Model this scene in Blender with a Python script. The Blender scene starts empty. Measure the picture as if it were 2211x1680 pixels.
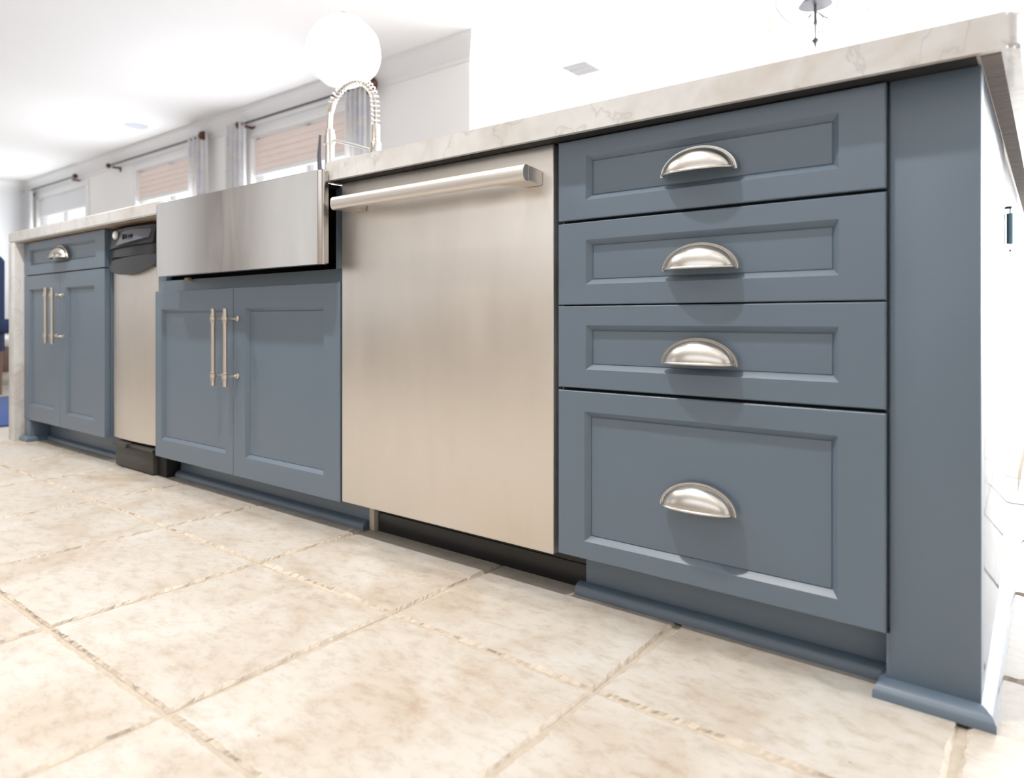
import bpy, bmesh, math, random
from mathutils import Vector, Matrix
random.seed(7)
PI = math.pi
SC = bpy.context.scene
COL = SC.collection

# ------------------------------------------------------------------ camera
cd = bpy.data.cameras.new('camera')
cd.sensor_fit = 'HORIZONTAL'; cd.sensor_width = 36.0
cd.lens = 1517.2 / 2211 * 36.0
cd.shift_x = (1105.5 - 1030.08) / 2211
cd.shift_y = -(840 - 690.39) / 2211
cd.clip_start = 0.02; cd.clip_end = 200
cd.dof.use_dof = True; cd.dof.focus_distance = 1.45; cd.dof.aperture_fstop = 3.6
cam = bpy.data.objects.new('camera', cd)
cam.location = (0.5742, -1.0975, 0.5148)
cam.rotation_euler = (PI / 2, 0, 0.6867)
COL.objects.link(cam); SC.camera = cam

# ------------------------------------------------------------------ world
w = bpy.data.worlds.new('daylight'); SC.world = w; w.use_nodes = True
bg = w.node_tree.nodes['Background']
bg.inputs['Color'].default_value = (0.93, 0.96, 1.0, 1)
bg.inputs['Strength'].default_value = 3.2

SC.view_settings.view_transform = 'Standard'
SC.view_settings.look = 'None'
SC.view_settings.gamma = 1
SC.view_settings.use_curve_mapping = False
SC.view_settings.exposure = -1.42
SC.cycles.use_denoising = True
SC.cycles.max_bounces = 10
SC.cycles.diffuse_bounces = 6
SC.cycles.sample_clamp_indirect = 8

CEIL = 2.74

def area(name, loc, rot, sx, sy, power, color=(1, 1, 1), shape='RECTANGLE', spread=180):
    l = bpy.data.lights.new(name, 'AREA'); l.shape = shape; l.size = sx; l.size_y = sy
    l.energy = power; l.color = color; l.spread = math.radians(spread)
    o = bpy.data.objects.new(name, l); o.location = loc; o.rotation_euler = rot
    COL.objects.link(o); return o

# daylight at the far doors and back windows; the other openings and lamps are added
area('daylight_far_doors', (1.2, 8.3, 1.35), (-PI / 2, 0, 0), 5.6, 2.3, 1900, (0.95, 0.97, 1.0))
area('added_light_right', (4.85, 3.4, 1.3), (0, PI / 2, 0), 2.3, 5.5, 800, (0.95, 0.97, 1.0))  # unseen side, light added to wash out the far room
area('added_fill_kitchen', (0.2, -3.05, 1.75), (PI / 2, 0, 0), 4.4, 0.9, 20, (1.0, 0.97, 0.93))  # no window known here; added fill for the cabinet fronts
area('added_apron_reflection', (-4.75, -3.05, 1.45), (PI / 2, 0, 0), 1.9, 1.5, 5, (1.0, 0.965, 0.92))  # added bright patch to reflect in the right of the sink apron
area('added_light_left', (-9.4, -3.05, 1.5), (PI / 2, 0, 0), 3.8, 2.0, 8, (0.95, 0.97, 1.0))  # added unseen light, also mirrored at the left of the sink apron
for wx, ww in ((-5.09, 1.6), (-7.8, 1.45), (-11.07, 1.7)):
    area('daylight_window', (wx, 3.21, 1.45), (-PI / 2, 0, 0), ww, 0.95, 115, (0.95, 0.97, 1.0))

# ------------------------------------------------------------------ helpers
def col4(c): return (c[0], c[1], c[2], 1)
def s2l(r, g, b):
    f = lambda v: (v / 255 / 12.92) if v / 255 <= 0.04045 else ((v / 255 + 0.055) / 1.055) ** 2.4
    return (f(r), f(g), f(b))

def mat(name, color, rough=0.5, metal=0.0, coat=0.0, coat_rough=0.1, noise=None, bump=None, aniso=0, spec=0.5, trans=0):
    m = bpy.data.materials.new(name); m.use_nodes = True
    nt = m.node_tree; N = nt.nodes; L = nt.links; b = N['Principled BSDF']
    b.inputs['Base Color'].default_value = col4(color)
    b.inputs['Roughness'].default_value = rough
    b.inputs['Metallic'].default_value = metal
    b.inputs['Coat Weight'].default_value = coat
    b.inputs['Coat Roughness'].default_value = coat_rough
    b.inputs['Specular IOR Level'].default_value = spec
    b.inputs['Anisotropic'].default_value = aniso
    b.inputs['Transmission Weight'].default_value = trans
    tc = N.new('ShaderNodeTexCoord')
    if noise:
        sc, amt = noise[0], noise[1]
        stretch = noise[2] if len(noise) > 2 else (1, 1, 1)
        mp = N.new('ShaderNodeMapping'); mp.inputs['Scale'].default_value = stretch
        L.new(tc.outputs['Object'], mp.inputs['Vector'])
        n = N.new('ShaderNodeTexNoise'); n.inputs['Scale'].default_value = sc; n.inputs['Detail'].default_value = 3.2
        L.new(mp.outputs[0], n.inputs['Vector'])
        mx = N.new('ShaderNodeMix'); mx.data_type = 'RGBA'
        mx.inputs[6].default_value = col4([max(0, c * (1 - amt)) for c in color])
        mx.inputs[7].default_value = col4([min(1, c * (1 + amt)) for c in color])
        L.new(n.outputs['Fac'], mx.inputs[0]); L.new(mx.outputs[2], b.inputs['Base Color'])
    if bump:
        sc, st = bump[0], bump[1]
        stretch = bump[2] if len(bump) > 2 else (1, 1, 1)
        mp = N.new('ShaderNodeMapping'); mp.inputs['Scale'].default_value = stretch
        L.new(tc.outputs['Object'], mp.inputs['Vector'])
        n = N.new('ShaderNodeTexNoise'); n.inputs['Scale'].default_value = sc; n.inputs['Detail'].default_value = 4
        L.new(mp.outputs[0], n.inputs['Vector'])
        bp = N.new('ShaderNodeBump'); bp.inputs['Strength'].default_value = st; bp.inputs['Distance'].default_value = 0.001
        L.new(n.outputs['Fac'], bp.inputs['Height']); L.new(bp.outputs[0], b.inputs['Normal'])
    return m

def emit(name, color, strength):
    m = bpy.data.materials.new(name); m.use_nodes = True
    b = m.node_tree.nodes['Principled BSDF']
    b.inputs['Base Color'].default_value = col4(color)
    b.inputs['Emission Color'].default_value = col4(color)
    b.inputs['Emission Strength'].default_value = strength
    return m

M = {}
PAINT = (0.106, 0.150, 0.204)
M['paint'] = mat('blue_grey_paint', PAINT, 0.46, coat=0.7, coat_rough=0.40, noise=(3, 0.03), bump=(260, 0.03))
M['paint_end'] = mat('blue_grey_paint_gloss', PAINT, 0.3, coat=1.0, coat_rough=0.06, bump=(200, 0.015))
M['nickel'] = mat('brushed_nickel', (0.68, 0.655, 0.62), 0.24, 1.0, bump=(500, 0.06, (0.2, 1, 3)))
M['champagne'] = mat('satin_nickel_bar', (0.72, 0.66, 0.59), 0.33, 1.0)
M['blackp'] = mat('black_plastic', (0.012, 0.012, 0.013), 0.32)
M['void'] = mat('dark_cavity', (0.006, 0.006, 0.007), 0.7)
M['darkgrey'] = mat('dark_grey_plastic', (0.035, 0.037, 0.042), 0.45, noise=(20, 0.05))
M['midgrey'] = mat('grey_console_plastic', (0.12, 0.132, 0.165), 0.35)
M['pedal'] = mat('brown_black_plastic', (0.045, 0.041, 0.038), 0.45, noise=(12, 0.1))
M['ply'] = mat('plywood_edge', (0.35, 0.26, 0.18), 0.75, noise=(40, 0.25, (1, 1, 8)))
M['shade_board'] = mat('shade_dark_board', (0.012, 0.012, 0.014), 0.8)  # near black, the shade under the worktop put into the board colour
M['cream'] = mat('cream_side_strip', (0.50, 0.46, 0.40), 0.5, noise=(15, 0.06))
M['white'] = mat('white_trim_paint', (0.84, 0.84, 0.84), 0.4, noise=(4, 0.01))
M['wall'] = mat('warm_white_wall_paint', (0.92, 0.91, 0.90), 0.75, noise=(2, 0.015), bump=(120, 0.08))
M['wall_cool'] = mat('white_wall_paint', (0.80, 0.81, 0.83), 0.75, noise=(2, 0.015), bump=(120, 0.08))
M['wall_tan'] = mat('tan_kitchen_wall_paint', (0.30, 0.262, 0.222), 0.75, noise=(2, 0.02), bump=(120, 0.08))
M['ceil'] = mat('ceiling_paint', (0.93, 0.93, 0.935), 0.85, noise=(1.5, 0.008), bump=(90, 0.08))
M['bronze'] = mat('bronze_curtain_rod', (0.10, 0.045, 0.03), 0.4, 0.6)
M['shade'] = mat('pink_beige_shade_fabric', (0.86, 0.74, 0.68), 0.85, noise=(6, 0.06, (1, 1, 6)))
M['navy'] = mat('navy_fabric', (0.008, 0.022, 0.07), 0.8, noise=(60, 0.2))
M['rug'] = mat('blue_rug_wool', (0.045, 0.085, 0.24), 0.95, noise=(80, 0.35), bump=(300, 0.6))
M['tealmetal'] = mat('teal_grey_metal', (0.16, 0.25, 0.30), 0.35, 0.4)
M['iron'] = mat('grey_iron', (0.10, 0.10, 0.12), 0.5, 0.7)
M['chrome'] = mat('chrome', (0.86, 0.84, 0.81), 0.14, 1.0)
M['hose'] = mat('dark_spray_hose', (0.35, 0.33, 0.30), 0.4, 0.6)
M['wood'] = mat('brown_wood', (0.12, 0.07, 0.045), 0.5, noise=(9, 0.25, (1, 6, 1)))
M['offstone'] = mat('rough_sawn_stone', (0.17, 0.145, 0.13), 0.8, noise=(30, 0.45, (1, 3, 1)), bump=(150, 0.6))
M['candle'] = mat('cream_candle_sleeve', (0.85, 0.83, 0.78), 0.6)

def steel(name, base, rough, stretch, smudge=0.10):
    m = bpy.data.materials.new(name); m.use_nodes = True
    nt = m.node_tree; N = nt.nodes; L = nt.links; b = N['Principled BSDF']
    b.inputs['Metallic'].default_value = 1.0
    b.inputs['Anisotropic'].default_value = 0.5
    tc = N.new('ShaderNodeTexCoord')
    mp = N.new('ShaderNodeMapping'); mp.inputs['Scale'].default_value = stretch
    L.new(tc.outputs['Object'], mp.inputs['Vector'])
    n = N.new('ShaderNodeTexNoise'); n.inputs['Scale'].default_value = 60; n.inputs['Detail'].default_value = 3
    L.new(mp.outputs[0], n.inputs['Vector'])
    # smudges and drips
    mp2 = N.new('ShaderNodeMapping'); mp2.inputs['Scale'].default_value = (1, 1, 0.22)
    L.new(tc.outputs['Object'], mp2.inputs['Vector'])
    n2 = N.new('ShaderNodeTexNoise'); n2.inputs['Scale'].default_value = 14; n2.inputs['Detail'].default_value = 7; n2.inputs['Distortion'].default_value = 0.5
    L.new(mp2.outputs[0], n2.inputs['Vector'])
    mr = N.new('ShaderNodeMapRange'); mr.inputs[1].default_value = 0.42; mr.inputs[2].default_value = 0.75
    mr.inputs[3].default_value = rough; mr.inputs[4].default_value = rough + smudge
    L.new(n2.outputs['Fac'], mr.inputs[0]); L.new(mr.outputs[0], b.inputs['Roughness'])
    ad = N.new('ShaderNodeMath'); ad.operation = 'MULTIPLY_ADD'; ad.inputs[1].default_value = 0.3
    L.new(n.outputs['Fac'], ad.inputs[0]); L.new(n2.outputs['Fac'], ad.inputs[2])
    mx = N.new('ShaderNodeMix'); mx.data_type = 'RGBA'
    mx.inputs[6].default_value = col4([c * 0.90 for c in base]); mx.inputs[7].default_value = col4([min(1, c * 1.04) for c in base])
    L.new(ad.outputs[0], mx.inputs[0]); L.new(mx.outputs[2], b.inputs['Base Color'])
    bp = N.new('ShaderNodeBump'); bp.inputs['Strength'].default_value = 0.003; bp.inputs['Distance'].default_value = 0.0002
    L.new(n.outputs['Fac'], bp.inputs['Height']); L.new(bp.outputs[0], b.inputs['Normal'])
    return m
M['steel'] = steel('brushed_stainless_horizontal', (0.56, 0.53, 0.50), 0.17, (0.4, 1, 14), 0.05)
M['steel_dw'] = steel('brushed_stainless_door', (0.79, 0.75, 0.705), 0.40, (0.4, 1, 16), 0.07)
M['steel_handle'] = mat('satin_steel_handle', (0.72, 0.69, 0.66), 0.42, 1.0)

def marble():
    m = bpy.data.materials.new('cream_quartzite'); m.use_nodes = True
    nt = m.node_tree; N = nt.nodes; L = nt.links; b = N['Principled BSDF']
    b.inputs['Roughness'].default_value = 0.22; b.inputs['Coat Weight'].default_value = 0.3
    tc = N.new('ShaderNodeTexCoord')
    n1 = N.new('ShaderNodeTexNoise'); n1.inputs['Scale'].default_value = 5; n1.inputs['Detail'].default_value = 8; n1.inputs['Distortion'].default_value = 1.4
    L.new(tc.outputs['Object'], n1.inputs['Vector'])
    r1 = N.new('ShaderNodeValToRGB')
    e = r1.color_ramp.elements
    e[0].position = 0.32; e[0].color = (0.54, 0.51, 0.485, 1)
    e[1].position = 0.60; e[1].color = (0.645, 0.65, 0.652, 1)
    x = e.new(0.46); x.color = (0.60, 0.60, 0.60, 1)
    L.new(n1.outputs['Fac'], r1.inputs[0])
    # fine veins
    n2 = N.new('ShaderNodeTexNoise'); n2.inputs['Scale'].default_value = 3.2; n2.inputs['Detail'].default_value = 6; n2.inputs['Distortion'].default_value = 2.2
    mp = N.new('ShaderNodeMapping'); mp.inputs['Location'].default_value = (3.1, 1.7, 5.2); mp.inputs['Rotation'].default_value = (0.2, 0.5, 0.3)
    L.new(tc.outputs['Object'], mp.inputs['Vector']); L.new(mp.outputs[0], n2.inputs['Vector'])
    s = N.new('ShaderNodeMath'); s.operation = 'SUBTRACT'; s.inputs[1].default_value = 0.5; L.new(n2.outputs['Fac'], s.inputs[0])
    a = N.new('ShaderNodeMath'); a.operation = 'ABSOLUTE'; L.new(s.outputs[0], a.inputs[0])
    mr = N.new('ShaderNodeMapRange'); mr.inputs[1].default_value = 0.0; mr.inputs[2].default_value = 0.012; mr.inputs[3].default_value = 0.5; mr.inputs[4].default_value = 0.0
    L.new(a.outputs[0], mr.inputs[0])
    mx = N.new('ShaderNodeMix'); mx.data_type = 'RGBA'; mx.inputs[7].default_value = (0.40, 0.385, 0.385, 1)
    L.new(mr.outputs[0], mx.inputs[0]); L.new(r1.outputs[0], mx.inputs[6])
    n3 = N.new('ShaderNodeTexNoise'); n3.inputs['Scale'].default_value = 38; n3.inputs['Detail'].default_value = 3.2
    L.new(tc.outputs['Object'], n3.inputs['Vector'])
    m3 = N.new('ShaderNodeMix'); m3.data_type = 'RGBA'; m3.blend_type = 'MULTIPLY'; m3.inputs[0].default_value = 0.35
    r3 = N.new('ShaderNodeValToRGB'); r3.color_ramp.elements[0].position = 0.3; r3.color_ramp.elements[0].color = (0.86, 0.82, 0.79, 1); r3.color_ramp.elements[1].position = 0.6
    L.new(n3.outputs['Fac'], r3.inputs[0]); L.new(mx.outputs[2], m3.inputs[6]); L.new(r3.outputs[0], m3.inputs[7])
    L.new(m3.outputs[2], b.inputs['Base Color'])
    return m
M['marble'] = marble()

def tilemat():
    m = bpy.data.materials.new('travertine_tile'); m.use_nodes = True
    nt = m.node_tree; N = nt.nodes; L = nt.links; b = N['Principled BSDF']
    tc = N.new('ShaderNodeTexCoord')
    n1 = N.new('ShaderNodeTexNoise'); n1.inputs['Scale'].default_value = 4.5; n1.inputs['Detail'].default_value = 9; n1.inputs['Roughness'].default_value = 0.62; n1.inputs['Distortion'].default_value = 0.6
    L.new(tc.outputs['Object'], n1.inputs['Vector'])
    r1 = N.new('ShaderNodeValToRGB'); e = r1.color_ramp.elements
    e[0].position = 0.34; e[0].color = (0.385, 0.328, 0.266, 1)
    e[1].position = 0.66; e[1].color = (0.480, 0.462, 0.432, 1)
    x = e.new(0.48); x.color = (0.440, 0.405, 0.360, 1)
    L.new(n1.outputs['Fac'], r1.inputs[0])
    mp = N.new('ShaderNodeMapping'); mp.inputs['Scale'].default_value = (1, 1.7, 1); mp.inputs['Rotation'].default_value = (0, 0, 0.5)
    L.new(tc.outputs['Object'], mp.inputs['Vector'])
    n2 = N.new('ShaderNodeTexNoise'); n2.inputs['Scale'].default_value = 24; n2.inputs['Detail'].default_value = 10; n2.inputs['Roughness'].default_value = 0.78; n2.inputs['Distortion'].default_value = 0.15
    L.new(mp.outputs[0], n2.inputs['Vector'])
    r2 = N.new('ShaderNodeValToRGB'); r2.color_ramp.elements[0].position = 0.38; r2.color_ramp.elements[0].color = (0.74, 0.66, 0.58, 1)
    r2.color_ramp.elements[1].position = 0.52; r2.color_ramp.elements[1].color = (1, 1, 1, 1)
    L.new(n2.outputs['Fac'], r2.inputs[0])
    mx = N.new('ShaderNodeMix'); mx.data_type = 'RGBA'; mx.blend_type = 'MULTIPLY'; mx.inputs[0].default_value = 0.6
    L.new(r1.outputs[0], mx.inputs[6]); L.new(r2.outputs[0], mx.inputs[7])
    # pits
    v = N.new('ShaderNodeTexVoronoi'); v.inputs['Scale'].default_value = 11
    L.new(tc.outputs['Object'], v.inputs['Vector'])
    pr = N.new('ShaderNodeMapRange'); pr.inputs[1].default_value = 0.012; pr.inputs[2].default_value = 0.024; pr.inputs[3].default_value = 1; pr.inputs[4].default_value = 0
    L.new(v.outputs['Distance'], pr.inputs[0])
    px = N.new('ShaderNodeMix'); px.data_type = 'RGBA'; px.inputs[7].default_value = (0.16, 0.11, 0.08, 1)
    pm = N.new('ShaderNodeMath'); pm.operation = 'MULTIPLY'; pm.inputs[1].default_value = 0.6
    L.new(pr.outputs[0], pm.inputs[0])
    L.new(pm.outputs[0], px.inputs[0]); L.new(mx.outputs[2], px.inputs[6])
    L.new(px.outputs[2], b.inputs['Base Color'])
    rr = N.new('ShaderNodeMapRange'); rr.inputs[3].default_value = 0.36; rr.inputs[4].default_value = 0.55
    L.new(n2.outputs['Fac'], rr.inputs[0]); L.new(rr.outputs[0], b.inputs['Roughness'])
    b.inputs['Specular IOR Level'].default_value = 0.4
    bp = N.new('ShaderNodeBump'); bp.inputs['Strength'].default_value = 0.35; bp.inputs['Distance'].default_value = 0.0015
    L.new(n2.outputs['Fac'], bp.inputs['Height']); L.new(bp.outputs[0], b.inputs['Normal'])
    return m
M['tile'] = tilemat()
M['tile_edge'] = mat('chipped_tile_edge', (0.50, 0.44, 0.37), 0.8, noise=(90, 0.22), bump=(220, 0.8))
M['grout'] = mat('sand_grout', (0.40, 0.35, 0.29), 0.95, noise=(60, 0.2), bump=(400, 0.8))

WL = {}
def bm_new(): return bmesh.new()

def box(bm, x0, x1, y0, y1, z0, z1, bev=0.0, seg=2):
    r = bmesh.ops.create_cube(bm, size=1.0)
    vs = r['verts']
    for v in vs:
        v.co = Vector(((x0 + x1) / 2 + v.co.x * (x1 - x0), (y0 + y1) / 2 + v.co.y * (y1 - y0), (z0 + z1) / 2 + v.co.z * (z1 - z0)))
    if bev > 0:
        es = list({e for v in vs for e in v.link_edges})
        bmesh.ops.bevel(bm, geom=es, offset=bev, segments=seg, affect='EDGES', profile=0.5, clamp_overlap=True)
    return bm

def frame_of(d):
    d = d.normalized()
    up = Vector((0, 0, 1)) if abs(d.z) < 0.95 else Vector((1, 0, 0))
    a = d.cross(up).normalized(); b = d.cross(a).normalized()
    return a, b

def tube(bm, pts, rad, n=12, caps=True):
    pts = [Vector(p) for p in pts]
    rads = rad if isinstance(rad, (list, tuple)) else [rad] * len(pts)
    rings = []; a = None
    for i, p in enumerate(pts):
        d = (pts[min(i + 1, len(pts) - 1)] - pts[max(i - 1, 0)])
        if a is None: a, b = frame_of(d)
        else:
            dn = d.normalized(); a = (a - dn * a.dot(dn)).normalized(); b = dn.cross(a)
        rings.append([bm.verts.new(p + (a * math.cos(2 * PI * k / n) + b * math.sin(2 * PI * k / n)) * rads[i]) for k in range(n)])
    for i in range(len(rings) - 1):
        for k in range(n):
            bm.faces.new((rings[i][k], rings[i][(k + 1) % n], rings[i + 1][(k + 1) % n], rings[i + 1][k]))
    if caps:
        bm.faces.new(rings[0]); bm.faces.new(rings[-1])
    return bm

def lathe(bm, prof, c, n=24, axis='Z'):
    """profile [(r, h)] turned about an axis through c."""
    rings = []
    for r, h in prof:
        ring = []
        for k in range(n):
            t = 2 * PI * k / n; x, y = r * math.cos(t), r * math.sin(t)
            if axis == 'Z': p = (c[0] + x, c[1] + y, c[2] + h)
            elif axis == 'Y': p = (c[0] + x, c[1] + h, c[2] + y)
            else: p = (c[0] + h, c[1] + x, c[2] + y)
            ring.append(bm.verts.new(p))
        rings.append(ring)
    for i in range(len(rings) - 1):
        for k in range(n):
            bm.faces.new((rings[i][k], rings[i][(k + 1) % n], rings[i + 1][(k + 1) % n], rings[i + 1][k]))
    bm.faces.new(rings[0]); bm.faces.new(rings[-1])
    return bm

def prism(bm, poly, axis, a0, a1, bev=0):
    """extrude a 2-D polygon along an axis. axis X: poly=(y,z); Y: (x,z); Z: (x,y)."""
    def P(u, v, a):
        return {'X': (a, u, v), 'Y': (u, a, v), 'Z': (u, v, a)}[axis]
    A = [bm.verts.new(P(u, v, a0)) for u, v in poly]; B = [bm.verts.new(P(u, v, a1)) for u, v in poly]
    n = len(poly)
    for i in range(n): bm.faces.new((A[i], A[(i + 1) % n], B[(i + 1) % n], B[i]))
    bm.faces.new(A); bm.faces.new(B)
    if bev:
        es = list({e for v in A + B for e in v.link_edges})
        bmesh.ops.bevel(bm, geom=es, offset=bev, segments=2, affect='EDGES', clamp_overlap=True)
    return bm

def tomesh(name, bm, mats, origin=(0, 0, 0), smooth=True, angle=35):
    bmesh.ops.translate(bm, verts=bm.verts, vec=-Vector(origin))
    bmesh.ops.recalc_face_normals(bm, faces=bm.faces)
    me = bpy.data.meshes.new(name); bm.to_mesh(me); bm.free()
    for m in (mats if isinstance(mats, (list, tuple)) else [mats]): me.materials.append(m)
    if smooth:
        me.shade_smooth(); me.set_sharp_from_angle(angle=math.radians(angle))
    return me

def link(name, me, parent=None, origin=(0, 0, 0)):
    o = bpy.data.objects.new(name, me); COL.objects.link(o)
    WL[o.name] = Vector(origin)
    if parent is not None:
        o.parent = parent; o.location = Vector(origin) - WL[parent.name]
    else: o.location = origin
    return o

def part(name, bm, m, parent, label=None, origin=None, **k):
    og = Vector(origin) if origin is not None else WL[parent.name]
    o = link(name, tomesh(name, bm, m, og, **k), parent, og)
    if label: o['label'] = label
    return o

def thing(name, loc, label, cat, group=None):
    o = bpy.data.objects.new(name, None); COL.objects.link(o); o.location = loc
    o.empty_display_size = 0.05
    WL[o.name] = Vector(loc); tag(o, label, cat, group); return o

def tag(o, label, cat, group=None, kind=None):
    o['label'] = label; o['category'] = cat
    if group: o['group'] = group
    if kind: o['kind'] = kind
    return o

def solo(name, bm, m, origin, label, cat, group=None, **k):
    o = link(name, tomesh(name, bm, m, origin, **k), None, origin)
    return tag(o, label, cat, group)

def struct(name, bm, m, **k):
    o = link(name, tomesh(name, bm, m, (0, 0, 0), **k)); o['kind'] = 'structure'; return o

def copy_tree(o, loc, label=None, group=None):
    c = o.copy(); COL.objects.link(c); c.location = loc; WL[c.name] = Vector(loc)
    if label: c['label'] = label
    if group: c['group'] = group
    for ch in list(o.children):
        d = ch.copy(); COL.objects.link(d); d.parent = c
        for g in list(ch.children):
            e = g.copy(); COL.objects.link(e); e.parent = d
    return c

# ------------------------------------------------------------------ room shell
XL, XR, YF, YB = -12.35, 5.0, -3.2, 8.5
WBX, WBY = -2.98, 3.15    # the window wall ends here, the far room opens beyond

# floor : individual slabs with chipped edges over a sunk grout bed (one mesh)
TS, TX, TY = 0.4041, -0.3227, -0.6443
def build_floor():
    bm = bm_new(); rnd = random.Random(3)
    i0, i1 = math.floor((XL - TX) / TS), math.ceil((XR - TX) / TS)
    j0, j1 = math.floor((YF - TY) / TS), math.ceil((YB - TY) / TS)
    for i in range(i0, i1):
        for j in range(j0, j1):
            x0, y0 = TX + i * TS, TY + j * TS; x1, y1 = x0 + TS, y0 + TS
            near = (-3.2 < x1 and x0 < 1.6 and y1 > -1.9 and y0 < 0.9)
            if j > 6 and x1 < WBX: continue
            n = 72 if near else 6
            dz = rnd.uniform(-0.0006, 0.0006) if near else 0
            wob = [rnd.uniform(0.0, 0.0024) for _ in range(4)]
            def loop(base, jit, z, seedk):
                vs = []; rr = random.Random(seedk)
                cs = [(x0 + base, y0 + base), (x1 - base, y0 + base), (x1 - base, y1 - base), (x0 + base, y1 - base)]
                nx = [(0, 1), (-1, 0), (0, -1), (1, 0)]
                prev = 0
                for s in range(4):
                    ax, ay = cs[s]; bx, by = cs[(s + 1) % 4]
                    for k in range(n):
                        t = k / n
                        prev = prev * 0.55 + rr.uniform(-1, 1) * 0.45
                        if near and rr.random() < 0.10: prev += rr.uniform(0.2, 0.9)
                        off = (wob[s] * math.sin(t * PI) if jit else 0) + jit * prev * 1.5
                        off *= min(1, k / 3, (n - k) / 3)
                        vs.append((ax + (bx - ax) * t + nx[s][0] * off, ay + (by - ay) * t + nx[s][1] * off, z))
                return [bm.verts.new(v) for v in vs]
            sd = (i * 1000 + j) * 7
            inn = loop(0.024, 0, dz, sd)
            top = loop(0.0080, 0.0026 if near else 0, dz, sd)
            mid = loop(0.0048, 0.0010 if near else 0, dz - 0.0045, sd + 1)
            bot = loop(0.0030, 0.0, -0.0090, sd + 2)
            N_ = len(top)
            f = bm.faces.new(inn); f.material_index = 0
            for A, B, mi in ((top, inn, 0), (mid, top, 1), (bot, mid, 1)):
                for k in range(N_):
                    q = bm.faces.new((A[k], A[(k + 1) % N_], B[(k + 1) % N_], B[k])); q.material_index = mi
    q = bm.faces.new([bm.verts.new(p) for p in ((XL, YF, -0.0058), (XR, YF, -0.0058), (XR, YB, -0.0058), (WBX, YB, -0.0058), (WBX, WBY, -0.0058), (XL, WBY, -0.0058))]); q.material_index = 2
    return bm
fl = struct('floor', build_floor(), [M['tile'], M['tile_edge'], M['grout']], smooth=False)

b = bm_new(); prism(b, [(XL, YF), (XR, YF), (XR, YB), (WBX, YB), (WBX, WBY + 0.14), (XL, WBY + 0.14)], 'Z', CEIL, CEIL + 0.1); struct('ceiling', b, M['ceil'], smooth=False)

def wall_with_openings(name, axis, pos, t, a0, a1, ops, m, z1=CEIL):
    """axis 'X': wall runs along X at y=pos..pos+t ; 'Y': runs along Y at x=pos..pos+t. ops: (u0,u1,z0,z1)"""
    b = bm_new()
    def bx(u0, u1, z0, zz):
        if u1 - u0 < 1e-4 or zz - z0 < 1e-4: return
        if axis == 'X': box(b, u0, u1, min(pos, pos + t), max(pos, pos + t), z0, zz)
        else: box(b, min(pos, pos + t), max(pos, pos + t), u0, u1, z0, zz)
    u = a0
    for (o0, o1, z0, zz) in sorted(ops):
        bx(u, o0, 0, z1); bx(o0, o1, 0, z0); bx(o0, o1, zz, z1); u = o1
    bx(u, a1, 0, z1)
    return struct(name, b, m, smooth=False)

WIN = [(-5.98, -4.20), (-8.60, -7.00), (-12.0, -10.15)]
wall_with_openings('wall_back', 'X', WBY, 0.14, XL, WBX, [(a, c, 0.95, 2.44) for a, c in WIN], M['wall'])
wall_with_openings('wall_return', 'Y', WBX - 0.14, 0.14, WBY + 0.14, YB, [], M['white'])
wall_with_openings('wall_far', 'X', YB, 0.14, WBX, XR, [(-1.7, 4.1, 0.05, 2.45)], M['white'])
wall_with_openings('wall_right', 'Y', XR, 0.14, YF, YB, [(0.6, 6.2, 0.05, 2.4)], M['white'])  # unseen opening, added to let light into the room
wall_with_openings('wall_left', 'Y', XL - 0.14, 0.14, YF, WBY + .14, [], M['wall_cool'])
wall_with_openings('wall_front', 'X', YF - 0.14, 0.14, XL, XR, [(-11.4, -7.4, 0.5, 2.5), (-5.7, -3.8, 0.7, 2.2), (-2.1, 2.5, 1.25, 2.2)], M['wall_tan'])  # unseen openings added for fill and for reflections in the steel
# added dark slab, unseen itself, for the dark band reflected in the sink apron
b = bm_new(); box(b, -7.3, -5.9, YF - 0.01, YF + 0.06, 0, 2.3, 0.005); struct('dark_reflected_slab', b, M['wood'])

# crown moulding along window wall, return and left wall
def crown(name, axis, pos, a0, a1, sgn, m, m0=0, m1=0):
    prof = [(0, 2.555), (0.012, 2.555), (0.016, 2.59), (0.03, 2.60), (0.055, 2.63), (0.09, 2.675), (0.105, 2.70), (0.12, 2.705), (0.12, CEIL), (0, CEIL)]
    b = bm_new()
    P = lambda u, z, a: (a, pos + sgn * u, z) if axis == 'X' else (pos + sgn * u, a, z)
    A = [b.verts.new(P(u, z, a0 - m0 * u)) for u, z in prof]; B = [b.verts.new(P(u, z, a1 + m1 * u)) for u, z in prof]
    n = len(prof)
    for i in range(n): b.faces.new((A[i], A[(i + 1) % n], B[(i + 1) % n], B[i]))
    b.faces.new(A); b.faces.new(B)
    return struct(name, b, m, angle=20)
crown('trim_1', 'X', WBY, XL, WBX, -1, M['white'], -1, 1)
crown('trim_2', 'Y', XL, YF, WBY, 1, M['white'], 0, -1)
crown('trim_3', 'Y', WBX, WBY, YB, 1, M['white'], 1, 0)
for nm, args in dict(baseboard_back=(XL, WBX, WBY - 0.018, WBY), baseboard_left=(XL, XL + 0.018, YF, WBY)).items():
    b = bm_new(); box(b, args[0], args[1], args[2], args[3], 0, 0.13, 0.004); struct(nm, b, M['white'])

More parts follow.
